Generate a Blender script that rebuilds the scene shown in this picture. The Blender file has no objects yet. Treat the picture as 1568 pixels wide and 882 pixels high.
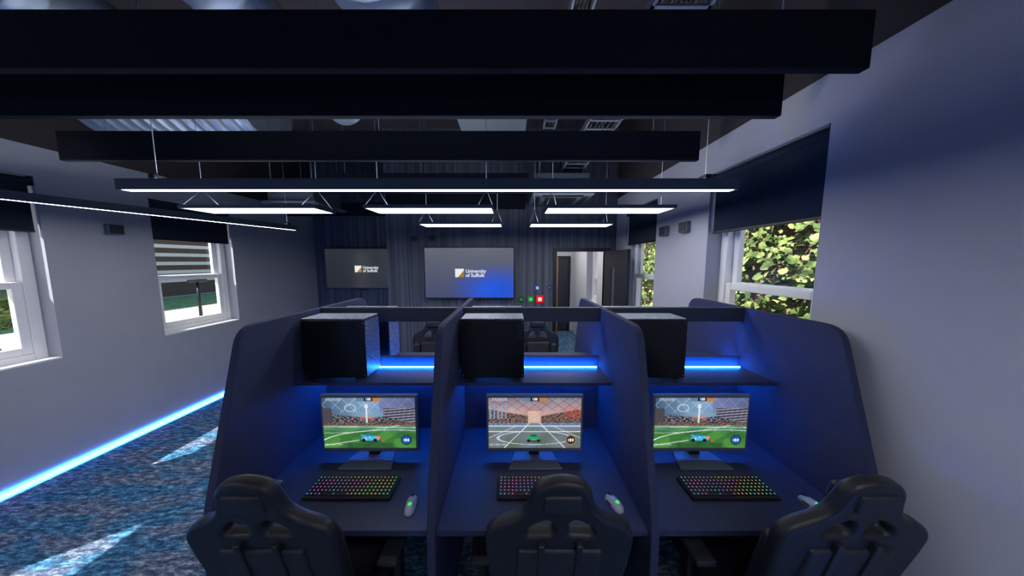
import bpy, bmesh, math, random
from mathutils import Vector, Matrix
from mathutils import noise as NZ
random.seed(7)
S = bpy.context.scene
S.view_settings.view_transform = 'Standard'

# ------------------------------------------------------------------ helpers
def lin(h):
    h = h.lstrip('#'); o = []
    for i in (0, 2, 4):
        c = int(h[i:i+2], 16)/255
        o.append(c/12.92 if c <= .04045 else ((c+.055)/1.055)**2.4)
    return (o[0], o[1], o[2], 1)

def newmat(name):
    m = bpy.data.materials.new(name); m.use_nodes = True
    nt = m.node_tree; nt.nodes.clear()
    out = nt.nodes.new('ShaderNodeOutputMaterial')
    return m, nt, out

def pmat(name, col, rough=.6, metal=0., var=.12, scale=12., bump=0., bscale=200., spec=.5, stretch=(1, 1, 1)):
    m, nt, out = newmat(name)
    N = nt.nodes; L = nt.links
    b = N.new('ShaderNodeBsdfPrincipled'); L.new(b.outputs[0], out.inputs[0])
    b.inputs['Roughness'].default_value = rough
    b.inputs['Metallic'].default_value = metal
    b.inputs['Specular IOR Level'].default_value = spec
    tc = N.new('ShaderNodeTexCoord'); mp = N.new('ShaderNodeMapping')
    mp.inputs['Scale'].default_value = stretch
    L.new(tc.outputs['Object'], mp.inputs[0])
    no = N.new('ShaderNodeTexNoise'); no.inputs['Scale'].default_value = scale
    no.inputs['Detail'].default_value = 4
    L.new(mp.outputs[0], no.inputs['Vector'])
    r = N.new('ShaderNodeValToRGB')
    c = col if len(col) == 4 else (*col, 1)
    r.color_ramp.elements[0].position = .3; r.color_ramp.elements[1].position = .7
    r.color_ramp.elements[0].color = tuple(x*(1-var) for x in c[:3])+(1,)
    r.color_ramp.elements[1].color = tuple(min(1, x*(1+var)) for x in c[:3])+(1,)
    L.new(no.outputs[0], r.inputs[0]); L.new(r.outputs[0], b.inputs['Base Color'])
    if bump:
        n2 = N.new('ShaderNodeTexNoise'); n2.inputs['Scale'].default_value = bscale
        L.new(mp.outputs[0], n2.inputs['Vector'])
        bp = N.new('ShaderNodeBump'); bp.inputs['Strength'].default_value = bump; bp.inputs['Distance'].default_value = .01
        L.new(n2.outputs[0], bp.inputs['Height']); L.new(bp.outputs[0], b.inputs['Normal'])
    return m

def emat(name, col, strength):
    m, nt, out = newmat(name)
    e = nt.nodes.new('ShaderNodeEmission'); e.inputs[0].default_value = (*col[:3], 1); e.inputs[1].default_value = strength
    nt.links.new(e.outputs[0], out.inputs[0]); return m

def link(o, parent=None):
    S.collection.objects.link(o)
    if parent is not None: o.parent = parent
    return o

def empty(name, loc=(0, 0, 0), rz=0):
    e = bpy.data.objects.new(name, None); e.empty_display_size = .1
    e.location = loc; e.rotation_euler = (0, 0, rz)
    S.collection.objects.link(e); return e

def mesh_obj(name, bm, mat, parent=None, smooth=False):
    me = bpy.data.meshes.new(name); bm.normal_update(); bm.to_mesh(me); bm.free()
    if smooth:
        for p in me.polygons: p.use_smooth = True
    if mat:
        for mm in (mat if isinstance(mat, (list, tuple)) else [mat]): me.materials.append(mm)
    return link(bpy.data.objects.new(name, me), parent)

def add_box(bm, x0, x1, y0, y1, z0, z1, mi=0):
    vs = [bm.verts.new(p) for p in ((x0,y0,z0),(x1,y0,z0),(x1,y1,z0),(x0,y1,z0),(x0,y0,z1),(x1,y0,z1),(x1,y1,z1),(x0,y1,z1))]
    for f in ((0,3,2,1),(4,5,6,7),(0,1,5,4),(1,2,6,5),(2,3,7,6),(3,0,4,7)):
        fc = bm.faces.new([vs[i] for i in f]); fc.material_index = mi

def boxes(name, lst, mat, parent=None, bevel=0., seg=2):
    bm = bmesh.new()
    for b in lst: add_box(bm, *b)
    o = mesh_obj(name, bm, mat, parent)
    if bevel:
        md = o.modifiers.new('bevel', 'BEVEL'); md.width = bevel; md.segments = seg; md.limit_method = 'ANGLE'
    return o

def prism(name, pts, axis, a0, a1, mat, parent=None, bevel=0., seg=3):
    bm = bmesh.new()
    def P(p, a):
        if axis == 'x': return (a, p[0], p[1])
        if axis == 'y': return (p[0], a, p[1])
        return (p[0], p[1], a)
    A = [bm.verts.new(P(p, a0)) for p in pts]; B = [bm.verts.new(P(p, a1)) for p in pts]
    bm.faces.new(A); bm.faces.new(B[::-1])
    n = len(pts)
    for i in range(n): bm.faces.new((A[i], B[i], B[(i+1) % n], A[(i+1) % n]))
    bmesh.ops.recalc_face_normals(bm, faces=bm.faces)
    o = mesh_obj(name, bm, mat, parent)
    if bevel:
        md = o.modifiers.new('bevel', 'BEVEL'); md.width = bevel; md.segments = seg; md.limit_method = 'ANGLE'; md.angle_limit = math.radians(50)
    return o

def add_cyl(bm, p, q, r, seg=12, r2=None):
    p = Vector(p); q = Vector(q); d = q-p
    if r2 is None: r2 = r
    M = Matrix.Translation((p+q)/2) @ d.to_track_quat('Z', 'Y').to_matrix().to_4x4()
    bmesh.ops.create_cone(bm, cap_ends=True, segments=seg, radius1=r, radius2=r2, depth=d.length, matrix=M)

def cyls(name, lst, mat, parent=None, seg=12, smooth=True):
    bm = bmesh.new()
    for c in lst: add_cyl(bm, c[0], c[1], c[2], seg, c[3] if len(c) > 3 else None)
    o = mesh_obj(name, bm, mat, parent)
    if smooth:
        for p in o.data.polygons: p.use_smooth = len(p.vertices) == 4
    return o

def dup(root, loc, rz=0):
    e = bpy.data.objects.new(root.name, None); e.empty_display_size = .1
    e.location = loc; e.rotation_euler = (0, 0, rz); S.collection.objects.link(e)
    for c in list(root.children):
        n = c.copy(); S.collection.objects.link(n); n.parent = e
        n.matrix_parent_inverse = Matrix.Identity(4); n.matrix_basis = c.matrix_basis.copy()
    return e

# ------------------------------------------------------------------ materials
M_wall = pmat('wall_paint', lin('a8aab8'), .75, var=.03, scale=3, bump=.05, bscale=300)
M_void = pmat('dark_ceiling_paint', lin('332e33'), .9, var=.1, scale=4)
M_baffle = pmat('acoustic_baffle_felt', lin('161a22'), .95, var=.08, scale=60, bump=.2, bscale=400, spec=.1)
M_white = pmat('white_upvc', lin('f0f1f6'), .4, var=.02)
M_blind = pmat('blind_fabric', lin('2b3342'), .95, var=.06, scale=80, bump=.15, bscale=500, spec=.1)
M_black = pmat('black_plastic', lin('14161c'), .45, var=.1)
M_dkmetal = pmat('dark_metal', lin('2a3038'), .4, .6, var=.1)
M_lampbody = pmat('lamp_aluminium', lin('59636f'), .45, .2, var=.05)
M_wire = pmat('steel_wire', lin('7a8494'), .4, .6, var=.05)
M_duct = pmat('spiral_duct_steel', lin('8593a8'), .38, .55, var=.15, scale=6)
M_panel = pmat('divider_felt', lin('373c57'), .9, var=.08, scale=70, bump=.15, bscale=500, spec=.15)
M_desk = pmat('desk_laminate', lin('303752'), .5, var=.06, scale=25, spec=.3)
M_rail = pmat('rail_laminate', lin('2a2f3d'), .6, var=.06)
M_leather = pmat('chair_leather', lin('191b22'), .46, var=.15, scale=30, bump=.06, bscale=160, spec=.35)
M_leather2 = pmat('chair_leather_panel', lin('1f2129'), .55, var=.12, scale=40, bump=.08, bscale=220, spec=.35)
M_pc = pmat('pc_steel', lin('191b22'), .26, .4, var=.15, scale=20, bump=.03, bscale=300)
M_grey = pmat('grey_plastic', lin('5a6172'), .5, var=.06)
M_mouse = pmat('mouse_plastic', lin('a0aac0'), .35, var=.05)
M_corr = pmat('corridor_paint', lin('d5d8df'), .8, var=.02)
M_door = pmat('door_laminate', lin('1b2130'), .5, var=.08, scale=5, stretch=(8, 8, 1))
M_oak = pmat('oak', lin('a98445'), .6, var=.2, scale=6, stretch=(10, 10, 1))
M_lamp = emat('lamp_diffuser', (.98, .985, 1), 12.)
M_lampfill = emat('lamp_added_uplight', (.94, .97, 1), 22.)  # added upward glow for the ceiling void, not a real lamp face
M_panelfill = emat('panel_added_uplight', (.94, .96, 1), 6.5)  # added upward glow for ceiling and upper walls
M_lampc = emat('corridor_added_light', (1, .98, .95), 9.)  # glow of the lamps added to brighten the corridor
M_blue = emat('led_blue', (.01, .17, 1.), 38.)
M_blue2 = emat('led_blue_shelf', (.012, .19, 1.), 230.)
M_core = emat('led_core', (.50, .86, 1.), 1.6)

def mesh_metal():
    m, nt, out = newmat('pc_mesh_grille'); N = nt.nodes; L = nt.links
    b = N.new('ShaderNodeBsdfPrincipled'); L.new(b.outputs[0], out.inputs[0])
    tc = N.new('ShaderNodeTexCoord'); v = N.new('ShaderNodeTexVoronoi'); v.inputs['Scale'].default_value = 80
    v.inputs['Randomness'].default_value = .3
    L.new(tc.outputs['Object'], v.inputs['Vector'])
    r = N.new('ShaderNodeValToRGB'); r.color_ramp.elements[0].color = (.003, .003, .005, 1); r.color_ramp.elements[1].color = lin('9aa4ba')
    r.color_ramp.elements[0].position = .38; r.color_ramp.elements[1].position = .5
    L.new(v.outputs['Distance'], r.inputs[0]); L.new(r.outputs[0], b.inputs['Base Color'])
    b.inputs['Roughness'].default_value = .4; b.inputs['Metallic'].default_value = .3
    return m
M_mesh = mesh_metal()

def carpet():
    m, nt, out = newmat('carpet'); N = nt.nodes; L = nt.links
    b = N.new('ShaderNodeBsdfPrincipled'); L.new(b.outputs[0], out.inputs[0])
    b.inputs['Roughness'].default_value = .95; b.inputs['Specular IOR Level'].default_value = .1
    tc = N.new('ShaderNodeTexCoord'); mp = N.new('ShaderNodeMapping'); mp.inputs['Scale'].default_value = (1.2, 4, 1)
    L.new(tc.outputs['Object'], mp.inputs[0])
    n1 = N.new('ShaderNodeTexNoise'); n1.inputs['Scale'].default_value = 9; n1.inputs['Detail'].default_value = 10; n1.inputs['Roughness'].default_value = .82
    L.new(mp.outputs[0], n1.inputs['Vector'])
    r = N.new('ShaderNodeValToRGB'); cr = r.color_ramp
    cr.elements[0].position = .42; cr.elements[0].color = lin('414959')
    cr.elements[1].position = .64; cr.elements[1].color = lin('e6ecf2')
    e = cr.elements.new(.49); e.color = lin('5c6c88')
    e = cr.elements.new(.56); e.color = lin('93a6c0')
    L.new(n1.outputs[0], r.inputs[0])
    n2 = N.new('ShaderNodeTexNoise'); n2.inputs['Scale'].default_value = 1.6; n2.inputs['Detail'].default_value = 5
    L.new(mp.outputs[0], n2.inputs['Vector'])
    mx = N.new('ShaderNodeMix'); mx.data_type = 'RGBA'; mx.blend_type = 'MULTIPLY'
    r2 = N.new('ShaderNodeValToRGB'); r2.color_ramp.elements[0].position = .45; r2.color_ramp.elements[0].color = (.80, .82, .86, 1)
    r2.color_ramp.elements[1].position = .56; r2.color_ramp.elements[1].color = (.34, .78, 1.0, 1)
    L.new(n2.outputs[0], r2.inputs[0]); mx.inputs[0].default_value = 1
    L.new(r.outputs[0], mx.inputs[6]); L.new(r2.outputs[0], mx.inputs[7]); L.new(mx.outputs[2], b.inputs['Base Color'])
    return m
M_carpet = carpet()

def slatwood():
    m, nt, out = newmat('dark_slat_panelling'); N = nt.nodes; L = nt.links
    b = N.new('ShaderNodeBsdfPrincipled'); L.new(b.outputs[0], out.inputs[0]); b.inputs['Roughness'].default_value = .6
    tc = N.new('ShaderNodeTexCoord'); mp = N.new('ShaderNodeMapping'); mp.inputs['Scale'].default_value = (38, 38, .25)
    L.new(tc.outputs['Object'], mp.inputs[0])
    n = N.new('ShaderNodeTexNoise'); n.inputs['Scale'].default_value = 1; n.inputs['Detail'].default_value = 3
    L.new(mp.outputs[0], n.inputs['Vector'])
    r = N.new('ShaderNodeValToRGB'); r.color_ramp.elements[0].position = .35; r.color_ramp.elements[0].color = lin('363943')
    r.color_ramp.elements[1].position = .68; r.color_ramp.elements[1].color = lin('5d6472')
    L.new(n.outputs[0], r.inputs[0]); L.new(r.outputs[0], b.inputs['Base Color'])
    bp = N.new('ShaderNodeBump'); bp.inputs['Strength'].default_value = .15; bp.inputs['Distance'].default_value = .005
    L.new(n.outputs[0], bp.inputs['Height']); L.new(bp.outputs[0], b.inputs['Normal'])
    return m
M_slat = slatwood()

def glass():
    m, nt, out = newmat('window_glass'); N = nt.nodes; L = nt.links
    t = N.new('ShaderNodeBsdfTransparent'); g = N.new('ShaderNodeBsdfGlossy'); g.inputs['Roughness'].default_value = .02
    mx = N.new('ShaderNodeMixShader'); mx.inputs[0].default_value = .04
    L.new(t.outputs[0], mx.inputs[1]); L.new(g.outputs[0], mx.inputs[2]); L.new(mx.outputs[0], out.inputs[0]); return m
M_glass = glass()

def ramp_mat(name, stops, scale, rough=.8, stretch=(1, 1, 1), transl=0):
    m, nt, out = newmat(name); N = nt.nodes; L = nt.links
    b = N.new('ShaderNodeBsdfPrincipled'); L.new(b.outputs[0], out.inputs[0]); b.inputs['Roughness'].default_value = rough
    tc = N.new('ShaderNodeTexCoord'); mp = N.new('ShaderNodeMapping'); mp.inputs['Scale'].default_value = stretch
    L.new(tc.outputs['Object'], mp.inputs[0])
    n = N.new('ShaderNodeTexNoise'); n.inputs['Scale'].default_value = scale; n.inputs['Detail'].default_value = 6
    L.new(mp.outputs[0], n.inputs['Vector'])
    r = N.new('ShaderNodeValToRGB'); cr = r.color_ramp
    cr.elements[0].position = stops[0][0]; cr.elements[0].color = stops[0][1]
    cr.elements[1].position = stops[-1][0]; cr.elements[1].color = stops[-1][1]
    for p, c in stops[1:-1]:
        e = cr.elements.new(p); e.color = c
    L.new(n.outputs[0], r.inputs[0]); L.new(r.outputs[0], b.inputs['Base Color'])
    return m
M_leaf = ramp_mat('ivy_leaf', [(.36, lin('34481f')), (.46, lin('536c36')), (.54, lin('7a8e4c')), (.64, lin('a8ad74'))], 3.5)
M_leaf2 = ramp_mat('shrub_leaf', [(.35, lin('3c5628')), (.5, lin('67803f')), (.65, lin('9cae66'))], 5)
M_grass = ramp_mat('lawn_grass', [(.3, lin('4a7a50')), (.7, lin('78a874'))], 3)
M_pave = ramp_mat('paving', [(.3, lin('b4b0a8')), (.7, lin('d0ccc4'))], 2)
M_bark = ramp_mat('bark', [(.3, lin('4a3a2c')), (.7, lin('7a6450'))], 9, stretch=(1, 1, .3))
def brick():
    m, nt, out = newmat('brown_brick'); N = nt.nodes; L = nt.links
    b = N.new('ShaderNodeBsdfPrincipled'); L.new(b.outputs[0], out.inputs[0]); b.inputs['Roughness'].default_value = .9
    tc = N.new('ShaderNodeTexCoord')
    k = N.new('ShaderNodeTexBrick'); k.inputs['Color1'].default_value = lin('6d4a3a'); k.inputs['Color2'].default_value = lin('54392f'); k.inputs['Mortar'].default_value = lin('9a8f84')
    k.inputs['Scale'].default_value = 4
    sx = N.new('ShaderNodeSeparateXYZ'); cx = N.new('ShaderNodeCombineXYZ')
    L.new(tc.outputs['Object'], sx.inputs[0]); L.new(sx.outputs[1], cx.inputs[0]); L.new(sx.outputs[2], cx.inputs[1])
    L.new(cx.outputs[0], k.inputs['Vector']); L.new(k.outputs[0], b.inputs['Base Color']); return m
M_brick = brick()

# ------------------------------------------------------------------ room shell
WL, WR, DB, DC, YB, EAVE, TOP = -4.42, 1.80, 4.80, 6.20, -3.0, 3.11, 4.25
TH = .30
boxes('floor', [(WL-TH, WR+TH, YB-TH, 8.3, -.15, 0)], M_carpet)
boxes('ceiling', [(WL-TH, WR+TH, YB-TH, DC+TH, TOP, TOP+.2)], M_void)

def side_wall(name, x0, x1, y0, y1, ops, ztop, mat):
    L = []; y = y0
    for (a, b, z0, z1) in ops:
        L.append((x0, x1, y, a, 0, ztop)); L.append((x0, x1, a, b, 0, z0)); L.append((x0, x1, a, b, z1, ztop)); y = b
    L.append((x0, x1, y, y1, 0, ztop))
    return boxes(name, L, mat)

SZ, HZ = 1.10, 2.83
LW = [(-.25, .71, SZ, HZ), (1.66, 2.62, SZ, HZ), (3.42, 4.38, SZ, HZ)]  # first opening is out of view, added to let in more light
RW = [(1.63, 2.56, SZ, HZ), (3.475, 4.40, SZ, HZ), (5.75, 6.6, SZ, 2.45)]
side_wall('wall_left', WL-TH, WL, YB-TH, DC+TH, LW, EAVE, M_wall)
side_wall('wall_right', WR, WR+TH, YB-TH, 8.3, RW, EAVE, M_wall)
boxes('wall_upper_left', [(WL-TH, WL, YB-TH, DC+TH, EAVE, TOP)], M_void)
boxes('wall_upper_right', [(WR, WR+TH, YB-TH, 8.3, EAVE, TOP)], M_void)
boxes('wall_back', [(WL, WR, YB-TH, YB, 0, TOP)], M_wall)
DX0, DX1, DH = .78, 1.64, 2.22
boxes('wall_front', [(-2.17, DX0, DB, DB+.15, 0, TOP), (DX1, WR, DB, DB+.15, 0, TOP), (DX0, DX1, DB, DB+.15, DH, TOP)], M_slat)
boxes('wall_front_recess', [(WL, -2.02, DC, DC+TH, 0, TOP), (-2.17, -2.02, DB+.15, DC, 0, TOP)], M_slat)
boxes('wall_corridor', [(.15, .30, DB+.15, 8.0, 0, 2.7), (.15, WR, 8.0, 8.3, 0, 2.7), (1.785, 1.80, DB+.15, 5.75, 0, 2.7), (1.785, 1.80, 6.6, 8.0, 0, 2.7), (1.785, 1.80, 5.75, 6.6, 0, SZ), (1.785, 1.80, 5.75, 6.6, 2.45, 2.7)], M_corr)
boxes('ceiling_corridor', [(.15, WR, DB+.15, 8.3, 2.7, 2.8)], M_corr)
boxes('corridor_added_lamp', [(.7, 1.3, 5.2, 5.8, 2.67, 2.70), (.7, 1.3, 6.6, 7.2, 2.67, 2.70)], M_lampc)  # unseen lamps added to make the corridor bright
g = empty('corridor_glazed_door', (0, 0, 0))
boxes('door_frame', [(.86, .92, 7.9, 7.98, 0, 2.2), (1.62, 1.68, 7.9, 7.98, 0, 2.2), (.92, 1.62, 7.9, 7.98, 2.14, 2.2)], M_black, g)
boxes('door_leaf', [(.92, 1.62, 7.93, 7.97, 0.005, 2.14)], M_rail, g)
boxes('oak_cupboard', [(.32, 1.02, 6.1, 6.5, 0, 2.15), (.34, .66, 6.085, 6.1, .05, 2.1), (.68, 1.0, 6.085, 6.1, .05, 2.1)], M_oak, None, .005)

d = empty('door_1')
boxes('frame', [(DX0-.06, DX0, DB-.03, DB+.17, 0, DH+.06), (DX1, DX1+.06, DB-.03, DB+.17, 0, DH+.06), (DX0, DX1, DB-.03, DB+.17, DH, DH+.06)], M_black, d, .004)
leaf = empty('door_leaf_pivot'); leaf.parent = d
leaf.location = (DX1+.0, DB-.04, 0); leaf.rotation_euler = (0, 0, math.radians(-87))
bm = bmesh.new()
for b in ((0, .3, -.045, 0, .01, DH), (.42, .84, -.045, 0, .01, DH), (.3, .42, -.045, 0, .01, .9), (.3, .42, -.045, 0, 1.95, DH)): add_box(bm, *b)
mesh_obj('leaf', bm, M_door, leaf)
boxes('vision_glass', [(.3, .42, -.03, -.015, .9, 1.95)], M_grey, leaf)
cyls('handle', [((.78, -.045, 1.02), (.78, -.10, 1.02), .012), ((.78, -.10, 1.02), (.66, -.10, 1.02), .011)], M_wire, leaf)

# ------------------------------------------------------------------ windows + blinds
def window(i, side, a, b, z0, z1):
    e = empty('window_%d' % i)
    s = -1 if side == 'L' else 1
    x = WL if side == 'L' else WR
    def X(d0, d1):
        p, q = x+s*d0, x+s*d1; return (min(p, q), max(p, q))
    fr = []; d0, d1 = X(.13, .24)
    w = .075
    fr += [(d0, d1, a, a+w, z0, z1), (d0, d1, b-w, b, z0, z1), (d0, d1, a+w, b-w, z0, z0+w), (d0, d1, a+w, b-w, z1-w, z1)]
    boxes('outer_frame', fr, M_white, e, .006)
    mid = z0+(z1-z0)*.42
    e0, e1 = X(.14, .19); f0, f1 = X(.19, .235)
    sw = .06
    def sash(name, p0, p1, za, zb):
        aa, bb = a+w, b-w
        boxes(name, [(p0, p1, aa, aa+sw, za, zb), (p0, p1, bb-sw, bb, za, zb), (p0, p1, aa+sw, bb-sw, za, za+sw+.01), (p0, p1, aa+sw, bb-sw, zb-sw, zb)], M_white, e, .006)
        boxes(name+'_glass', [((p0+p1)/2-.002, (p0+p1)/2+.002, aa+sw, bb-sw, za+sw, zb-sw)], M_glass, e)
    sash('lower_sash', e0, e1, z0+w, mid+.03)
    sash('upper_sash', f0, f1, mid-.03, z1-w)
    s0, s1 = X(.0, .13)
    boxes('sill', [(s0, s1, a+.001, b-.001, z0, z0+.02)], M_white, e, .004)
for i, o in enumerate(LW): window(i+1, 'L', *o)
for i, o in enumerate(RW): window(i+4, 'R', *o)

def blind(x, a, b, ztop, zbot, s):
    e = empty('roller_blind')
    cyls('roller', [((x, a+.01, ztop-.04), (x, b-.01, ztop-.04), .032)], M_blind, e)
    boxes('fabric', [(x-.004, x+.004, a+.02, b-.02, zbot, ztop-.03)], M_blind, e)
    boxes('bottom_bar', [(x-.01, x+.01, a+.018, b-.018, zbot-.022, zbot)], M_black, e, .004)
    boxes('brackets', [(x-.035, x+.035, a, a+.01, ztop-.085, ztop), (x-.035, x+.035, b-.01, b, ztop-.085, ztop)], M_black, e)
for o in LW: blind(WL-.04, o[0], o[1], HZ, 2.34, -1)
for o in RW[:2]: blind(WR+.04, o[0], o[1], HZ, 2.32, 1)

# ------------------------------------------------------------------ LED skirting strips
def led_strip(x, s, y0, y1):
    e = empty('led_strip_light')
    def bx(n, d0, d1, z0, z1, m): boxes(n, [(min(x+s*d0, x+s*d1), max(x+s*d0, x+s*d1), y0, y1, z0, z1)], m, e)
    bx('diffuser', 0, .03, .0, .045, M_core)
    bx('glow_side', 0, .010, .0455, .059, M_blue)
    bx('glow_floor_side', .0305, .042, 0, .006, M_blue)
led_strip(WL+.001, 1, YB+.02, DC-.02)
led_strip(WR-.001, -1, YB+.02, .0)  # unseen strip behind the camera, added to throw blue on this wall

# ------------------------------------------------------------------ ceiling things
def baffle(x0, x1, y, top=3.165):
    e = empty('acoustic_baffle')
    boxes('felt_panel', [(x0, x1, y, y+.045, 2.92, top)], M_baffle, e, .006)
    cyls('hangers', [((x, y+.022, top-.01), (x, y+.022, TOP), .003) for x in (x0+.4, (x0+x1)/2, x1-.4)], M_wire, e, 6)
for y in (1.33, 1.74, 2.47): baffle(-3.92, 1.62, y)
baffle(-2.53, .21, 3.6); baffle(-2.1, .22, 4.68); baffle(-4.34, -2.3, 5.38)
baffle(-3.92, 1.62, .6); baffle(-3.92, 1.62, -.2); baffle(-3.92, 1.62, -1.2)

def linear_lamp(p, q, name='linear_pendant_lamp'):
    p = Vector(p); q = Vector(q); L = (q-p).length
    e = empty(name, (p+q)/2, math.atan2(q.y-p.y, q.x-p.x))
    h = L/2
    boxes('housing', [(-h, h, -.035, -.027, .0, .072), (-h, h, .027, .035, .0, .072), (-h, -h+.02, -.027, .027, .0, .072), (h-.02, h, -.027, .027, .0, .072), (-h+.02, h-.02, -.027, .027, .02, .04)], M_lampbody, e, .002)
    boxes('diffuser', [(-h+.021, h-.021, -.0265, .0265, .002, .019)], M_lamp, e)
    boxes('added_uplight', [(-h+.021, h-.021, -.026, .026, .0405, .046)], M_lampfill, e)  # hidden glowing strip added to light the ceiling void
    w = []
    for x in (-h*.88, h*.9): w += [((x, 0, .05), (x, 0, TOP-p.z), .0025)]
    cyls('wires', w, M_wire, e, 6)
    boxes('ceiling_cups', [(x-.02, x+.02, -.036, .036, .0725, .10) for x in (-h*.88, h*.9)], M_dkmetal, e, .004)
LZ = 2.522
linear_lamp((-2.62, 1.9, LZ), (1.50, 1.9, LZ))
linear_lamp((-4.05, 1.66, LZ), (-3.32, 4.30, LZ))
linear_lamp((-2.62, -1.0, LZ), (1.50, -1.0, LZ))  # unseen lamp behind the camera, added as fill light

def panel_lamp(x0, x1, y0, y1):
    e = empty('panel_pendant_lamp', ((x0+x1)/2, (y0+y1)/2, LZ)); hx = (x1-x0)/2; hy = (y1-y0)/2
    boxes('rim', [(-hx, hx, -hy, -hy+.015, 0, .03), (-hx, hx, hy-.015, hy, 0, .03), (-hx, -hx+.015, -hy+.015, hy-.015, 0, .03), (hx-.015, hx, -hy+.015, hy-.015, 0, .03), (-hx+.015, hx-.015, -hy+.015, hy-.015, .014, .020)], M_lampbody, e)
    boxes('diffuser', [(-hx+.015, hx-.015, -hy+.015, hy-.015, .004, .012)], M_lamp, e)
    boxes('added_uplight', [(-hx+.016, hx-.016, -hy+.016, hy-.016, .0205, .024)], M_panelfill, e)  # hidden glowing sheet added to light ceiling and upper walls
    w = []
    for x in (-hx*.88, hx*.88):
        w += [((x-.07, -hy+.03, .025), (x, 0, .20), .003), ((x+.07, hy-.03, .025), (x, 0, .20), .003), ((x, 0, .2), (x, 0, TOP-LZ), .003)]
    cyls('wires', w, M_wire, e, 6)
for a, b in ((-2.98, -1.76), (-1.33, -.17), (.31, 1.47)): panel_lamp(a, b, 2.5, 2.8)
for a, b in ((-1.20, -.13), (.235, 1.31)): panel_lamp(a, b, 3.57, 3.87)
panel_lamp(-2.4, -1.2, -2.2, -1.9); panel_lamp(0, 1.2, -2.2, -1.9); panel_lamp(0.2, 1.4, -.2, .1); panel_lamp(-3.4, -2.2, -.2, .1)  # unseen panels out of frame, added as fill light

def duct(p, q, r, name='spiral_duct'):
    p = Vector(p); q = Vector(q); L = (q-p).length; n = int(L/.12)
    bm = bmesh.new(); rings = []; seg = 28
    prof = [(0, .001), (0, r*.98)]
    for i in range(n+1):
        z = L*i/n
        prof += [(max(0, z-.012), r), (z, r*1.025), (min(L, z+.012), r)]
    prof += [(L, r*.98), (L, .001)]
    dirn = (q-p).normalized(); Q = dirn.to_track_quat('Z', 'Y').to_matrix()
    for z, rr in prof: rings.append([bm.verts.new(Q @ Vector((rr*math.cos(2*math.pi*k/seg), rr*math.sin(2*math.pi*k/seg), z))) for k in range(seg)])
    for a, b in zip(rings, rings[1:]):
        for k in range(seg): bm.faces.new((a[k], a[(k+1) % seg], b[(k+1) % seg], b[k]))
    bmesh.ops.recalc_face_normals(bm, faces=bm.faces)
    e = empty(name, p)
    mesh_obj('duct_body', bm, M_duct, e, True)
    cyls('straps', [(dirn*L*t+Vector((0, 0, r*.9)), dirn*L*t+Vector((0, 0, TOP-p.z-.002)), .006) for t in (.2, .8)], M_dkmetal, e, 6)
duct((-4.25, 3.06, 3.72), (-2.60, 3.06, 3.72), .36)
duct((-1.5, -2.5, 3.45), (-1.5, 2.62, 3.45), .17)
duct((-.68, -2.5, 3.50), (-.68, 1.88, 3.50), .25)
duct((-3.02, -2.5, 3.7), (-3.02, 2.3, 3.7), .23)

def tray(x, y0, y1, z, w):
    e = empty('cable_tray')
    L = [(x-w/2, x-w/2+.015, y0, y1, z, z+.06), (x+w/2-.015, x+w/2, y0, y1, z, z+.06)]
    y = y0
    while y < y1: L.append((x-w/2, x+w/2, y, y+.02, z, z+.012)); y += .16
    boxes('tray', L, M_grey, e)
    c = bpy.data.curves.new('cables', 'CURVE'); c.dimensions = '3D'; c.bevel_depth = .014
    for j in range(5):
        sp = c.splines.new('BEZIER'); n = 12; sp.bezier_points.add(n-1)
        for k in range(n):
            pt = sp.bezier_points[k]; pt.co = (x+(j-2)*w*.14+random.uniform(-.012, .012), y0+(y1-y0)*k/(n-1), z+.035+random.uniform(0, .02))
            pt.handle_left_type = pt.handle_right_type = 'AUTO'
    c.materials.append(M_black); link(bpy.data.objects.new('cables', c), e)
    cyls('rods', [((x+s*w/2, y, z), (x+s*w/2, y, TOP-.002), .006) for s in (-1, 1) for y in (y0+.3, (y0+y1)/2, y1-.3)], M_wire, e, 6)
tray(.85, -2.5, 4.6, 3.32, .30)
tray(.42, -2.5, 3.3, 3.55, .14)

def cassette(x, y, z, w=.84):
    e = empty('ceiling_air_conditioner', (x, y, z)); h = w/2
    boxes('casing', [(-h+.06, h-.06, -h+.06, h-.06, .06, .32)], M_lampbody, e, .01)
    prism('fascia', [(-h, -h), (h, -h), (h, h), (-h, h)], 'z', 0.02, .06, M_lampbody, e, .012)
    L = []
    for i in range(9): L.append((-h+.2, h-.2, -h+.2+i*(w-.4)/9, -h+.215+i*(w-.4)/9, .004, .02))
    boxes('grille', L, M_dkmetal, e)
    boxes('louvres', [(-h+.14, h-.14, -h+.05, -h+.12, .008, .02), (-h+.14, h-.14, h-.12, h-.05, .008, .02), (-h+.05, -h+.12, -h+.14, h-.14, .008, .02), (h-.12, h-.05, -h+.14, h-.14, .008, .02)], M_black, e)
    cyls('rods', [((sx*(h-.1), sy*(h-.1), .3), (sx*(h-.1), sy*(h-.1), TOP-z), .006) for sx in (-1, 1) for sy in (-1, 1)], M_wire, e, 6)
cassette(.70, 4.22, 2.93); cassette(-3.45, 4.75, 2.93)
e = empty('ventilation_unit', (-.15, 3.05, 3.45))
boxes('casing', [(-.4, .3, -.3, .3, 0, .4)], M_lampbody, e, .01)
cyls('rods', [((sx*.25, sy*.25, .38), (sx*.25, sy*.25, TOP-3.452), .006) for sx in (-1, 1) for sy in (-1, 1)], M_wire, e, 6)

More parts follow.
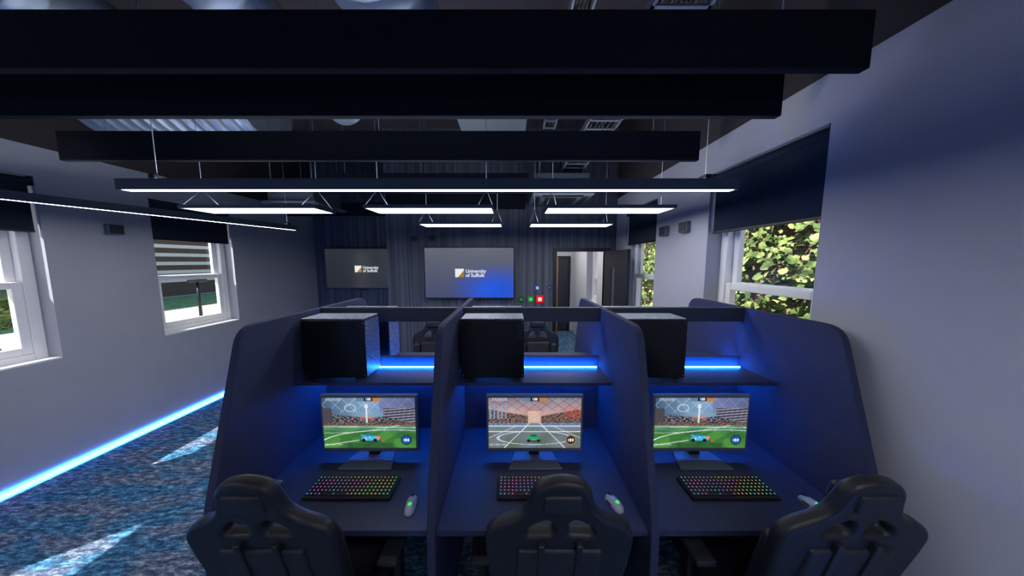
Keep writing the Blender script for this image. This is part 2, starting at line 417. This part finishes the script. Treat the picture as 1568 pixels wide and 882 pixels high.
def sensor(x, y, z, s):
    e = empty('wall_speaker', (x, y, z))
    boxes('body', [(min(0, s*.05), max(0, s*.05), -.065, .065, -.055, .055)], M_grey, e, .008)
    boxes('grille', [(min(s*.05, s*.055), max(s*.05, s*.055), -.055, .055, -.045, .045)], M_dkmetal, e)
sensor(WL, 3.08, 2.40, 1); sensor(WR, 2.87, 2.40, -1); sensor(WR, 3.25, 2.40, -1)

# ------------------------------------------------------------------ TVs + wall signs
def screen_mat(name, c0, c1, c2):
    m, nt, out = newmat(name); N = nt.nodes; L = nt.links
    b = N.new('ShaderNodeBsdfPrincipled'); L.new(b.outputs[0], out.inputs[0]); b.inputs['Base Color'].default_value = (.01, .01, .012, 1)
    b.inputs['Roughness'].default_value = .22
    tc = N.new('ShaderNodeTexCoord'); sx = N.new('ShaderNodeSeparateXYZ'); L.new(tc.outputs['Generated'], sx.inputs[0])
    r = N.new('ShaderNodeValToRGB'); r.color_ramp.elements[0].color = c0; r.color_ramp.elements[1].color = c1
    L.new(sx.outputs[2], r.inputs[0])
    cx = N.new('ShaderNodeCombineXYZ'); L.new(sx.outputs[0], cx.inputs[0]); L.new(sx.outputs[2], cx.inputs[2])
    g = N.new('ShaderNodeVectorMath'); g.operation = 'DISTANCE'; g.inputs[1].default_value = (.80, 0, .15)  # soft spot in the emission, painted as the blue LED's reflection
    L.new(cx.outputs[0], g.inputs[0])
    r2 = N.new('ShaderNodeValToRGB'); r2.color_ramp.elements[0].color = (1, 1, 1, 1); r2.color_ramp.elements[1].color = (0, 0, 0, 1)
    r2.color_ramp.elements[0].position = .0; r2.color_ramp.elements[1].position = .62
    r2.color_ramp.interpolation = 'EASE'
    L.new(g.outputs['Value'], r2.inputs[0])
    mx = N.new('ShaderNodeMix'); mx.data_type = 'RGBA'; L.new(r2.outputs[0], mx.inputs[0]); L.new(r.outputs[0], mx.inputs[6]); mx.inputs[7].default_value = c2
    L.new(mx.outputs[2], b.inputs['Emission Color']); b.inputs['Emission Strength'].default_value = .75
    return m
M_tv1 = screen_mat('tv_screen_painted_reflection', lin('4c5478'), lin('6a6e7c'), lin('1a5cf0'))  # blue low on the screen is LED reflection painted into the emission
M_tv2 = screen_mat('tv_screen_content_dim', lin('2b2f3a'), lin('343944'), lin('2c3140'))
M_txt = emat('screen_text_white', (.9, .92, .95), .9)
M_gold = emat('screen_logo_gold', lin('b8862c')[:3], .8)
def tv(x0, x1, z0, z1, y, mat, tx, tz, ts):
    e = empty('wall_television', ((x0+x1)/2, y, (z0+z1)/2)); w = (x1-x0)/2; h = (z1-z0)/2
    boxes('bezel', [(-w, w, 0, .05, -h, h)], M_black, e, .006)
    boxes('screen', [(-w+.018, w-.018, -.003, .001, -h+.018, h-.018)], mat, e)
    boxes('mount', [(-.2, .2, .05, .095, -.15, .15)], M_dkmetal, e)
    boxes('stand_bracket', [(-.12, .12, .0, .03, -h-.03, -h)], M_dkmetal, e)
    for i, t in enumerate(('University', 'of Suffolk')):
        c = bpy.data.curves.new('caption', 'FONT'); c.body = t; c.size = ts; c.extrude = .0005; c.offset = .0015; c.materials.append(M_txt)
        o = link(bpy.data.objects.new('caption_%d' % (i+1), c), e); o.rotation_euler = (math.pi/2, 0, 0); o.location = (tx+ts*1.25, -.005, tz-.04*ts/.1+ (.45-i*.85)*ts)
    k = ts*1.0
    boxes('logo_square', [(tx-k*.85, tx+k*.9, -.005, -.0035, tz-k*.85, tz+k*.85)], M_txt, e)
    prism('logo_mark', [(tx+k*.9, tz-k*.85), (tx+k*.9, tz+k*.5), (tx-k*.3, tz-k*.85)], 'y', -.0065, -.0052, M_gold, e)
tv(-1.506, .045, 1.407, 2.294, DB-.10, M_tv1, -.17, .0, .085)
tv(-4.15, -2.56, 1.44, 2.34, DC-.10, M_tv2, -.06, -.01, .085)

def sign(x, z, s, hexc, inner, em=.5):
    e = empty('wall_safety_sign', (x, DB, z))
    boxes('plate', [(-s, s, -.02, 0, -s, s)], emat('sign_'+hexc, lin(hexc)[:3], em), e, .004)
    boxes('symbol', [(-s*.5, s*.5, -.024, -.0205, -s*.5, s*.5)], emat('symbol_'+inner, lin(inner)[:3], em), e)
sign(.49, 1.385, .065, 'd8202c', 'f0e4e4', .9); sign(.33, 1.385, .05, '1fa03a', '9fe0a8', .6); sign(.16, 1.38, .045, '14703a', '58b080', .4)
sign(.445, 1.585, .035, '2b74d8', 'cfe4ff', .8); sign(.65, 1.59, .03, '203c80', '5088d8', .6)
for x in (-1.69, -1.38):
    e = empty('wall_socket', (x, DB, 2.44)); boxes('plate', [(-.05, .05, -.015, 0, -.04, .04)], M_dkmetal, e, .004); boxes('socket_face', [(-.03, .03, -.02, -.0155, -.02, .02)], M_black, e)

# ------------------------------------------------------------------ booth pod
YC = 2.0; DZ = .78; SHZ = 1.27
DIV = [-1.42, -.378, .666, 1.725]
pod = empty('gaming_desk_booth')
def rounded(pts, rads, n=6):
    out = []; N = len(pts)
    for i, (p, r) in enumerate(zip(pts, rads)):
        p = Vector(p); a = Vector(pts[i-1]); b = Vector(pts[(i+1) % N])
        if r == 0: out.append(tuple(p)); continue
        u = (a-p).normalized(); v = (b-p).normalized()
        s = p+u*r; t = p+v*r
        for k in range(n+1):
            f = k/n; out.append(tuple((1-f)**2*s+2*f*(1-f)*p+f*f*t))
    return out
prof = rounded([(1.15, 0), (1.15, .82), (1.40, 1.71), (2.60, 1.71), (2.85, .82), (2.85, 0)], [0, .12, .09, .09, .12, 0])
for i, x in enumerate(DIV):
    prism('divider_%d' % (i+1), prof, 'x', x-.02, x+.02, M_panel, pod, .006, 2)
for i in range(3):
    a, b = DIV[i]+.02, DIV[i+1]-.02
    boxes('back_panel_%d' % (i+1), [(a, b, YC-.012, YC+.012, .25, 1.345)], M_panel, pod, .003)
    boxes('desk_top_%d' % (i+1), [(a, b, 1.18, YC-.012, DZ-.03, DZ), (a, b, YC+.012, 2.82, DZ-.03, DZ)], M_desk, pod, .003)
    boxes('shelf_%d' % (i+1), [(a, b, 1.70, YC-.012, SHZ-.02, SHZ), (a, b, YC+.012, 2.30, SHZ-.02, SHZ)], M_desk, pod, .003)
    boxes('shelf_led_%d' % (i+1), [(a+.02, b-.02, YC-.040, YC-.035, SHZ+.0005, SHZ+.005), (a+.02, b-.02, YC+.035, YC+.040, SHZ+.0005, SHZ+.005)], M_blue2, pod)
    boxes('under_shelf_led_%d' % (i+1), [(a+.02, b-.02, YC-.052, YC-.045, SHZ-.0255, SHZ-.0205), (a+.02, b-.02, YC+.045, YC+.052, SHZ-.0255, SHZ-.0205)], M_blue2, pod)
    boxes('top_rail_%d' % (i+1), [(a, b, YC-.02, YC+.02, 1.607, 1.712)], M_rail, pod, .003)

# ------------------------------------------------------------------ PC tower
def make_pc(loc, rz=0):
    e = empty('pc_tower', loc, rz)
    W, D, H = .415, .20, .41
    boxes('chassis', [(.006, W-.006, .004, D-.004, .012, H-.006)], M_black, e, .004)
    boxes('side_panel', [(.0, W, -.002, .004, .014, H-.012)], M_pc, e, .003)
    boxes('side_panel_rear', [(.0, W, D-.004, D+.002, .014, H-.012)], M_pc, e, .003)
    boxes('top_grille', [(.004, W-.004, .006, D-.006, H-.006, H)], M_mesh, e, .002)
    boxes('rear_grille', [(W-.006, W, .008, D-.008, .02, H-.02)], M_mesh, e)
    boxes('front_grille', [(0, .006, .008, D-.008, .02, H-.02)], M_mesh, e)
    boxes('feet', [(x, x+.05, y, y+.03, 0, .012) for x in (.03, W-.08) for y in (.01, D-.04)], M_black, e)
    cyls('screws', [((x, -.004, z), (x, .0, z), .004) for x in (.012, W-.012) for z in (.03, H-.03)], M_wire, e, 8)
    L = []
    for i in range(3):
        for j in range(7): L.append((W-.045+i*.012, W-.038+i*.012, -.0028, -.0022, H-.05-j*.014, H-.041-j*.014))
    boxes('vents', L, M_dkmetal, e)
    return e
for x in (-1.372, -.335, .722):
    make_pc((x, 1.745, SHZ))
for x in (-1.36, -.33, .74):
    make_pc((x+.415, 2.06+.2, SHZ), math.pi)

# ------------------------------------------------------------------ monitors
def painter(kind):
    def mixc(a, b, t):
        t = min(1, max(0, t)); return tuple(a[i]*(1-t)+b[i]*t for i in range(3))
    G = {k: lin(v)[:3] for k, v in dict(sky='7fa0c0', sky2='2a4464', st='2c3240', gr='4c8a3e', gr2='37703a', line='d8e8e0', car='38b0d8', red='e04028', dk='141824', wh='e8eef4', org='b87848', brn='5c5258', pk='a8848e', fl='64787c', fl2='4a5c60', grn='20b070', dg='24482c', pur='6a6a9c').items()}
    def f(u, v):
        n1 = NZ.noise(Vector((u*6, v*6, kind*9.)))*.5+.5; n2 = NZ.noise(Vector((u*45, v*45, kind*9.+3)))*.5+.5
        if kind == 0:
            if v > .50:
                c = mixc(G['sky2'], G['sky'], 1-abs(u-.5)*1.9+.3*(n1-.5))
                d1 = abs(((u+v*.58)*7) % 1-.5); d2 = abs(((u-v*.58)*7) % 1-.5)
                if (d1 < .03 or d2 < .03) and v > .70: c = mixc(c, G['wh'], .28)
                if u > .62 and v > .7: c = mixc(c, G['pur'], .6)
                hgt = .60+.10*abs(u-.5)*2
                if v < hgt: c = mixc(G['st'], G['org'] if n2 > .62 else G['sky'], .75*(n2 > .55))
                if u > .66 and v < .80 and v > .55+(.86-u)*.4: c = mixc(G['brn'], G['st'], n2*1.2) if int(v*55-u*8) % 3 else mixc(G['pk'], G['sky'], n2)
                if u < .10 and v < .8: c = mixc(G['st'], G['brn'], n2)
                if .40 < u < .56 and v > .56 and v < .66: c = mixc(c, G['org'], .5 if n2 > .4 else .1)
                if abs(u-.475) < .008+.01*(v > .8) and v < .88: c = mixc(G['wh'], G['sky'], .3)
                if abs(math.hypot((u-.30)*1.2, v-.80)-.07) < .006: c = mixc(c, G['wh'], .6)
            else:
                s = math.sin((u-.45)/(.62-v)*5+1.5)
                c = mixc(G['gr'], G['gr2'], .5+.5*s); c = mixc(c, G['dg'], .5*(n1 < .45)); c = mixc(c, G['gr'], .25*n2)
                c = mixc(c, G['sky'], .35*max(0, (v-.3)/.2))
                if abs(math.hypot((u-.75)*.9, (v-.05)*2.3)-.72) < .010: c = G['line']
                if abs(v-(.30+.30*(u-.1)**2)) < .006: c = mixc(c, G['line'], .7)
                if abs(v-.43+.02*u) < .006: c = mixc(c, G['line'], .8)
                if abs(v-.05-.28*u) < .007 and u < .38: c = mixc(c, G['line'], .8)
                if v < .10 and u > .25 and u < .75: c = mixc(c, G['dg'], .6)
                if v > .46: c = mixc(G['st'], G['org'], .6 if n2 > .55 else .15)
            dx, dy = u-.50, v-.19
            if math.hypot(dx*.5, (dy+.05)*1.6) < .06: c = mixc(c, G['dg'], .75)
            if abs(dx) < .095-.5*max(0, dy) and -.04 < dy < .05: c = mixc(G['car'], G['wh'], .5*(n2 > .6))
            if abs(dx+.01) < .055-.4*max(0, dy-.04) and .045 < dy < .09: c = mixc(G['car'], G['dk'], .55)
            if math.hypot(dx-.085, (dy-.02)) < .028: c = mixc(G['red'], G['wh'], .2)
            if abs(dx+.08) < .02 and .05 < dy < .075: c = G['car']
            for wx in (-.07, .055):
                if math.hypot(dx-wx, (dy+.035)*.62) < .022: c = G['dk']
            if math.hypot(dx-.14, (dy+.045)) < .014: c = G['red']
        else:
            if v > .50:
                c = mixc(G['org'], G['pk'], .5+.8*(v-.5)); c = mixc(c, G['sky2'], .75*max(0, (v-.74)/.26)); c = mixc(c, G['wh'], .25*n1)
                d1 = abs(((u+v*.8)*8) % 1-.5); d2 = abs(((u-v*.8)*8) % 1-.5)
                if (d1 < .04 or d2 < .04) and v > .74: c = mixc(c, G['dk'], .55)
                if v < .80 and abs(u-.5) > .07: c = mixc(G['brn'], G['org'] if n2 > .52 else G['dk'], .8*abs(n2-.5)*4) if v < .62+.32*abs(u-.5) else c
                if abs(u-.49) < .065 and v < .74: c = mixc(G['org'], G['wh'], .5*n2+(.2 if int(v*60) % 2 else 0))
                if u < .2 and .58 < v < .86 and abs((u*24) % 1-.5) < .2: c = mixc(c, G['sky'], .85)
                if u > .82 and .6 < v < .82: c = mixc(c, G['red'], .2)
            else:
                c = mixc(G['fl'], G['fl2'], n1*1.4-.2); c = mixc(c, G['gr2'], .35*(n1 > .55))
                c = mixc(c, G['sky'], .45*max(0, (v-.28)/.22)); c = mixc(c, G['pk'], .25*n2)
                for k in (-1.25, -.55, .55, 1.25):
                    if abs((u-.5)-k*(.60-v)) < .005: c = mixc(c, G['wh'], .85)
                if abs(v-.44) < .006 or abs(v-.33) < .005: c = mixc(c, G['wh'], .8)
                if abs(math.hypot((u-.5)*.5, (v-.2)*1.5)-.2) < .008: c = mixc(G['sky'], G['wh'], .4)
                if v > .46 and abs(u-.49) > .1: c = mixc(G['sky2'], G['sky'], n2)
            dx, dy = u-.49, v-.19
            if math.hypot(dx*.6, (dy+.05)*1.6) < .05: c = mixc(c, G['dk'], .6)
            if abs(dx) < .062 and -.035 < dy < .04: c = mixc(G['grn'], G['dk'], .4*(n2 > .5))
            if abs(dx) < .042-.3*max(0, dy-.04) and .035 < dy < .08: c = mixc(G['grn'], G['dk'], .7)
            for wx in (-.052, .052):
                if abs(dx-wx) < .015 and abs(dy+.045) < .028: c = G['dk']
            if abs(dx) < .02 and abs(dy+.02) < .012: c = G['org']
        if v > .93 and abs(u-.5) < .13: c = G['dk'] if abs(u-.5) < .045 else (mixc(G['sky'], G['sky2'], .5) if u < .5 else G['org'])
        if v > .95 and abs(u-.5) < .03 and int(u*150) % 2: c = G['wh']
        if v > .94 and .035 < u < .2: c = mixc(c, G['wh'], .4*(int(u*120) % 2))
        r = math.hypot((u-.895), (v-.16)*.57)
        if r < .058: c = lin('1c4f9a' if kind == 0 else '3a3230')[:3]
        if .05 < r < .058: c = G['dk'] if kind == 0 else G['org']
        if r < .03 and abs(v-.16) < .03 and int(u*120) % 3: c = G['wh']
        if .012 < u < .2 and .05 < v < .085: c = mixc(c, G['wh'], .5) if int(u*140) % 2 else c
        return c
    return f
def screen_mesh(kind):
    nx, ny = 224, 126; W, H = .582, .332; f = painter(kind)
    verts = [(-W/2+W*i/nx, 0, H*j/ny) for j in range(ny+1) for i in range(nx+1)]
    faces = [(j*(nx+1)+i, j*(nx+1)+i+1, (j+1)*(nx+1)+i+1, (j+1)*(nx+1)+i) for j in range(ny) for i in range(nx)]
    me = bpy.data.meshes.new('game_screen'); me.from_pydata(verts, [], faces)
    ca = me.color_attributes.new('picture', 'FLOAT_COLOR', 'POINT')
    k = 0
    for j in range(ny+1):
        for i in range(nx+1):
            ca.data[k].color = (*f(i/nx, j/ny), 1); k += 1
    me.materials.append(M_pic); return me
m, nt, out = newmat('screen_picture'); M_pic = m
at = nt.nodes.new('ShaderNodeAttribute'); at.attribute_name = 'picture'
em = nt.nodes.new('ShaderNodeEmission'); em.inputs[1].default_value = 1.12
nt.links.new(at.outputs['Color'], em.inputs[0]); nt.links.new(em.outputs[0], out.inputs[0])
SM = [screen_mesh(0), screen_mesh(1)]
def make_monitor(loc, kind, rz=0):
    e = empty('computer_monitor', loc, rz)
    z0 = .062
    boxes('bezel', [(-.305, .305, 0, .028, z0, z0+.376)], M_grey, e, .005)
    o = link(bpy.data.objects.new('screen', SM[kind]), e); o.location = (0, -.0015, z0+.026)
    boxes('rear_housing', [(-.2, .2, .028, .055, z0+.06, z0+.32)], M_black, e, .01)
    boxes('neck', [(-.035, .035, .035, .07, .012, z0+.2)], M_dkmetal, e, .006)
    prism('base', [(-.165, -.085), (.165, -.085), (.115, .10), (-.115, .10)], 'z', 0, .012, M_grey, e, .004)
    return e
for i, x in enumerate((-.90, .143, 1.19)):
    make_monitor((x, 1.64, DZ), 1 if i == 1 else 0)
    make_monitor((x, 2.36, DZ), 0, math.pi)

# ------------------------------------------------------------------ keyboard + mouse
def rainbow(name, st):
    m, nt, out = newmat(name); N = nt.nodes; L = nt.links
    tc = N.new('ShaderNodeTexCoord'); n = N.new('ShaderNodeTexNoise'); n.inputs['Scale'].default_value = 14
    L.new(tc.outputs['Object'], n.inputs['Vector'])
    sx = N.new('ShaderNodeSeparateXYZ'); L.new(tc.outputs['Object'], sx.inputs[0])
    a = N.new('ShaderNodeMath'); a.operation = 'MULTIPLY_ADD'; a.inputs[1].default_value = 1.3; a.inputs[2].default_value = .2; L.new(sx.outputs[0], a.inputs[0])
    b = N.new('ShaderNodeMath'); b.operation = 'MULTIPLY_ADD'; b.inputs[1].default_value = 1.4; L.new(n.outputs[0], b.inputs[0]); L.new(a.outputs[0], b.inputs[2])
    fr = N.new('ShaderNodeMath'); fr.operation = 'FRACT'; L.new(b.outputs[0], fr.inputs[0])
    h = N.new('ShaderNodeCombineColor'); h.mode = 'HSV'; h.inputs[1].default_value = .7; h.inputs[2].default_value = .9; L.new(fr.outputs[0], h.inputs[0])
    em = N.new('ShaderNodeEmission'); em.inputs[1].default_value = st; L.new(h.outputs[0], em.inputs[0]); L.new(em.outputs[0], out.inputs[0]); return m
M_rgb = rainbow('key_legend_light', .42); M_rgb2 = rainbow('key_backlight', .05)
def make_keyboard(loc):
    e = empty('keyboard', loc)
    W, D = .47, .15
    boxes('case', [(-W/2, W/2, -D/2, D/2, 0, .018)], M_black, e, .004)
    boxes('backlight', [(-W/2+.008, W/2-.008, -D/2+.008, D/2-.008, .0181, .0186)], M_rgb2, e)
    K = []; G = []
    rows = 6; cols = 21; kw = (W-.016)/cols; kd = (D-.016)/rows
    for r in range(rows):
        c = 0
        while c < cols:
            w = 1
            if r == 0 and c == 4: w = 6
            x0 = -W/2+.008+c*kw; y0 = -D/2+.008+r*kd
            K.append((x0+.0012, x0+kw*w-.0012, y0+.0012, y0+kd-.0012, .0187, .027))
            cx = x0+kw*w/2; cy = y0+kd/2+.001
            G.append((cx-.0034, cx+.0034, cy-.0038, cy+.0038, .0271, .0276))
            c += w
    boxes('keycaps', K, M_black, e); boxes('key_legends', G, M_rgb, e)
    return e
for x in (-.885, .155, 1.195): make_keyboard((x, 1.415, DZ))
def make_mouse(loc, rz):
    e = empty('computer_mouse', loc, rz)
    bm = bmesh.new(); bmesh.ops.create_uvsphere(bm, u_segments=24, v_segments=14, radius=1)
    for v in bm.verts:
        x, y, z = v.co
        v.co.x = x*(.033-.004*math.cos(y*3)); v.co.y = y*.060; v.co.z = max(0, z)*(.036+.006*(-y)) + (0.002 if z > 0 else 0)
    mesh_obj('shell', bm, M_mouse, e, True)
    boxes('button_split', [(-.0008, .0008, .008, .05, .018, .0345)], M_black, e)
    cyls('scroll_wheel', [((-.004, .034, .028), (.004, .034, .028), .009)], M_black, e)
    bm = bmesh.new(); bmesh.ops.create_uvsphere(bm, u_segments=14, v_segments=8, radius=.011, matrix=Matrix.Translation((0, -.022, .036)) @ Matrix.Diagonal((1, 1, .35, 1)))
    mesh_obj('logo_light', bm, emat('mouse_green', (.1, .9, .15), .8), e, True)
    boxes('side_buttons', [(-.034, -.030, -.01, .02, .014, .020)], M_black, e)
make_mouse((-.525, 1.31, DZ), .1); make_mouse((.535, 1.32, DZ), .35); make_mouse((1.56, 1.31, DZ), .1)

# ------------------------------------------------------------------ gaming chair (faces +y, origin on floor below seat centre)
def curve_mesh(name, splines, extrude, bevel, mat, parent, res=5):
    c = bpy.data.curves.new(name, 'CURVE'); c.dimensions = '2D'; c.fill_mode = 'BOTH'; c.extrude = extrude; c.bevel_depth = bevel; c.bevel_resolution = 4; c.resolution_u = res
    for pts in splines:
        sp = c.splines.new('BEZIER'); sp.bezier_points.add(len(pts)-1); sp.use_cyclic_u = True
        for p, q in zip(sp.bezier_points, pts):
            p.co = (q[0], q[1], 0); p.handle_left_type = p.handle_right_type = 'AUTO'
    o = bpy.data.objects.new(name+'_c', c); S.collection.objects.link(o)
    dg = bpy.context.evaluated_depsgraph_get()
    me = bpy.data.meshes.new_from_object(o.evaluated_get(dg)); me.name = name
    bpy.data.objects.remove(o)
    me.materials.clear(); me.materials.append(mat)
    for p in me.polygons: p.use_smooth = True
    return link(bpy.data.objects.new(name, me), parent)
def make_chair(loc, rz=0):
    e = empty('gaming_chair', loc, rz)
    half = [(.05, .832), (.075, .812), (.090, .765), (.108, .715), (.150, .675), (.20, .650), (.238, .615), (.244, .55), (.236, .44), (.225, .30), (.20, .18), (.195, .06), (.18, -.02)]
    outl = half + [(-x, z) for x, z in half[::-1]]
    def hole(s):
        P = [(.014, .612), (.016, .680), (.045, .705), (.090, .688), (.128, .648), (.126, .606), (.07, .598)]
        return [(s*x, z) for x, z in (P if s > 0 else P[::-1])]
    b = curve_mesh('backrest', [outl, hole(1), hole(-1)], .008, .017, M_leather, e)
    tilt = math.radians(12)
    B = Matrix.Translation((0, -.24, .50)) @ Matrix.Rotation(tilt, 4, 'X')
    b.matrix_basis = B @ Matrix.Rotation(math.pi/2, 4, 'X')
    def pad(name, x0, x1, y0, y1, z0, z1, mat, bev):
        o = boxes(name, [(x0, x1, y0, y1, z0, z1)], mat, e, bev, 4); o.matrix_basis = B.copy()
        for p in o.data.polygons: p.use_smooth = True
        return o
    pad('rear_panel', -.15, .15, -.036, -.01, .06, .555, M_leather2, .011)
    pad('head_panel', -.064, .064, -.034, -.01, .735, .812, M_leather2, .010)
    pad('strap_left', -.077, -.055, -.044, -.02, .05, .595, M_black, .004)
    pad('strap_right', .055, .077, -.044, -.02, .05, .595, M_black, .004)
    pad('front_pad', -.14, .14, .01, .05, .04, .545, M_leather2, .018)
    pad('lumbar_cushion', -.15, .15, .04, .12, .08, .27, M_leather, .035)
    pad('head_cushion', -.085, .085, .01, .05, .725, .80, M_leather, .018)
    pad('wing_left', -.236, -.15, -.005, .07, .08, .53, M_leather, .03)
    pad('wing_right', .15, .236, -.005, .07, .08, .53, M_leather, .03)
    boxes('seat', [(-.20, .20, -.24, .27, .40, .50)], M_leather2, e, .035, 4)
    boxes('seat_bolsters', [(-.27, -.18, -.22, .27, .40, .53), (.18, .27, -.22, .27, .40, .53)], M_leather, e, .035, 4)
    boxes('mechanism', [(-.12, .12, -.14, .14, .36, .40)], M_black, e, .01)
    boxes('hinges', [(-.25, -.225, -.30, -.18, .38, .60), (.225, .25, -.30, -.18, .38, .60)], M_black, e, .01)
    boxes('arm_posts', [(-.325, -.295, -.03, .04, .42, .66), (.295, .325, -.03, .04, .42, .66), (-.31, -.1, -.02, .03, .385, .42), (.1, .31, -.02, .03, .385, .42)], M_black, e, .008)
    boxes('arm_pads', [(-.36, -.265, -.14, .13, .66, .69), (.265, .36, -.14, .13, .66, .69)], M_leather2, e, .012, 3)
    cyls('gas_lift', [((0, 0, .08), (0, 0, .36), .028), ((0, 0, .08), (0, 0, .22), .04)], M_dkmetal, e, 16)
    L = []; cs = []
    for k in range(5):
        a = 2*math.pi*k/5+.3; c, s = math.cos(a), math.sin(a)
        L.append(((c*.03, s*.03, .13), (c*.31, s*.31, .085), .03, .018))
        for w in (-1, 1):
            cs.append(((c*.31-s*w*.008, s*.31+c*w*.008, .03), (c*.31-s*w*.03, s*.31+c*w*.03, .03), .03))
        L.append(((c*.31, s*.31, .03), (c*.31, s*.31, .09), .009, .009))
    cyls('star_base', L, M_black, e, 10); cyls('casters', cs, M_dkmetal, e, 14)
    return e
ch = make_chair((-.885, 1.255, 0), .0)
dup(ch, (.168, 1.255, 0)); dup(ch, (1.20, 1.255, 0))
dup(ch, (-1.0, 3.05, 0), math.pi); dup(ch, (.33, 3.05, 0), math.pi); dup(ch, (1.22, 3.10, 0), math.pi)

# ------------------------------------------------------------------ outside
boxes('ground_outside', [(-60, 40, -40, 60, -.35, -.2)], M_pave)
boxes('lawn', [(-21, -15.8, -20, 50, -.2, -.15)], M_grass)
bl = empty('office_building_outside')
boxes('facade', [(-24, -22, -20, 60, -.2, 9)], pmat('facade_brown', lin('5a4a42'), .8), bl)
L = []
z = .7
while z < 8.8: L.append((-22, -21.9, -20, 60, z, z+.22)); z += .55
boxes('louvres', L, pmat('facade_white_louvres', lin('d8d8d4'), .6), bl)
lp = empty('street_lamp', (-11.5, 10.0, -.2))
cyls('post', [((0, 0, 0), (0, 0, 1.5), .05, .04)], M_dkmetal, lp); boxes('lantern', [(-.18, .18, -.18, .18, 1.5, 1.6)], M_dkmetal, lp, .02)

def leaves(bm, pts, size):
    for (p, nrm) in pts:
        s = size*random.uniform(.45, 1.4)
        n = (Vector(nrm)+Vector((random.uniform(-1, 1), random.uniform(-1, 1), random.uniform(-1, 1)))*.8).normalized()
        q = n.to_track_quat('Z', 'Y').to_matrix(); r = Matrix.Rotation(random.uniform(0, 6.28), 3, 'Z')
        shp = [(0, -.5, 0), (.42, -.25, .08), (.45, .1, .08), (.2, .2, .03), (0, .6, 0), (-.2, .2, .03), (-.45, .1, .08), (-.42, -.25, .08)]
        vs = [bm.verts.new(Vector(p)+q @ (r @ (Vector(v)*s))) for v in shp]
        bm.faces.new(vs)
iv = empty('ivy_covered_wall', (0, 0, 0))
boxes('brick_wall', [(6.2, 6.5, -2, 22, -.2, 4.2)], M_brick, iv)
bm = bmesh.new(); pts = []
for _ in range(12000):
    y = random.uniform(0, 21); z = random.uniform(-.1, 4.3); bulge = .5+.5*math.sin(y*2.3+z*1.3)*math.cos(z*2.1-y)
    x = 6.1-random.random()*(.2+.9*bulge)
    if NZ.noise(Vector((y*.9, z*1.2, 3.3)))+random.uniform(-.2, .6) > .02: pts.append(((x, y, z), (-1, -.2, .5)))
leaves(bm, pts, .17); mesh_obj('ivy_leaves', bm, M_leaf, iv)
def shrub(name, c, R, n, size, trunk=None):
    e = empty(name, c); bm = bmesh.new(); pts = []
    for _ in range(n):
        v = Vector((random.gauss(0, 1), random.gauss(0, 1), random.gauss(0, 1))).normalized()
        k = random.uniform(.65, 1.05)*(1+.15*math.sin(v.x*7+v.y*5))
        pts.append(((v.x*R[0]*k, v.y*R[1]*k, v.z*R[2]*k), v))
    leaves(bm, pts, size); mesh_obj('foliage', bm, M_leaf2, e)
    cc = [((0, 0, -c[2]-.2), (0, 0, 0), .12, .05)]
    for k in range(6):
        a = k*1.05; cc.append(((0, 0, -.4), (math.cos(a)*R[0]*.7, math.sin(a)*R[1]*.7, R[2]*.4), .05, .015))
    cyls('branches', cc, M_bark, e, 8)
shrub('garden_tree', (-9.6, 4.6, 2.5), (1.9, 1.5, 1.5), 2800, .22)
shrub('garden_shrub', (-7.0, 3.3, .25), (.9, .8, .55), 1200, .13)
shrub('garden_shrub', (-14, 16.5, .6), (1.0, 1.6, .8), 900, .2)

# ------------------------------------------------------------------ light
w = bpy.data.worlds.new('world'); S.world = w; w.use_nodes = True
nt = w.node_tree; bg = nt.nodes['Background']
sk = nt.nodes.new('ShaderNodeTexSky'); sk.sky_type = 'NISHITA'; sk.sun_disc = False; sk.sun_elevation = math.radians(48); sk.sun_rotation = math.radians(230)
nt.links.new(sk.outputs[0], bg.inputs[0]); bg.inputs[1].default_value = .22
sl = bpy.data.lights.new('sun', 'SUN'); sl.energy = 11; sl.angle = .01; sl.color = (1, .94, .85)
so = bpy.data.objects.new('sun', sl); S.collection.objects.link(so)
so.rotation_euler = Vector((.75, .62, -1.1)).to_track_quat('-Z', 'Y').to_euler(); so.location = (-15, -12, 20)

cam = bpy.data.cameras.new('camera'); cam.sensor_fit = 'HORIZONTAL'; cam.sensor_width = 36; cam.lens = 420/1568*36; cam.clip_start = .02
co = bpy.data.objects.new('camera', cam); S.collection.objects.link(co)
co.location = (0, 0, 2.05); co.rotation_euler = (math.radians(90-5.57), 0, 0)
S.camera = co
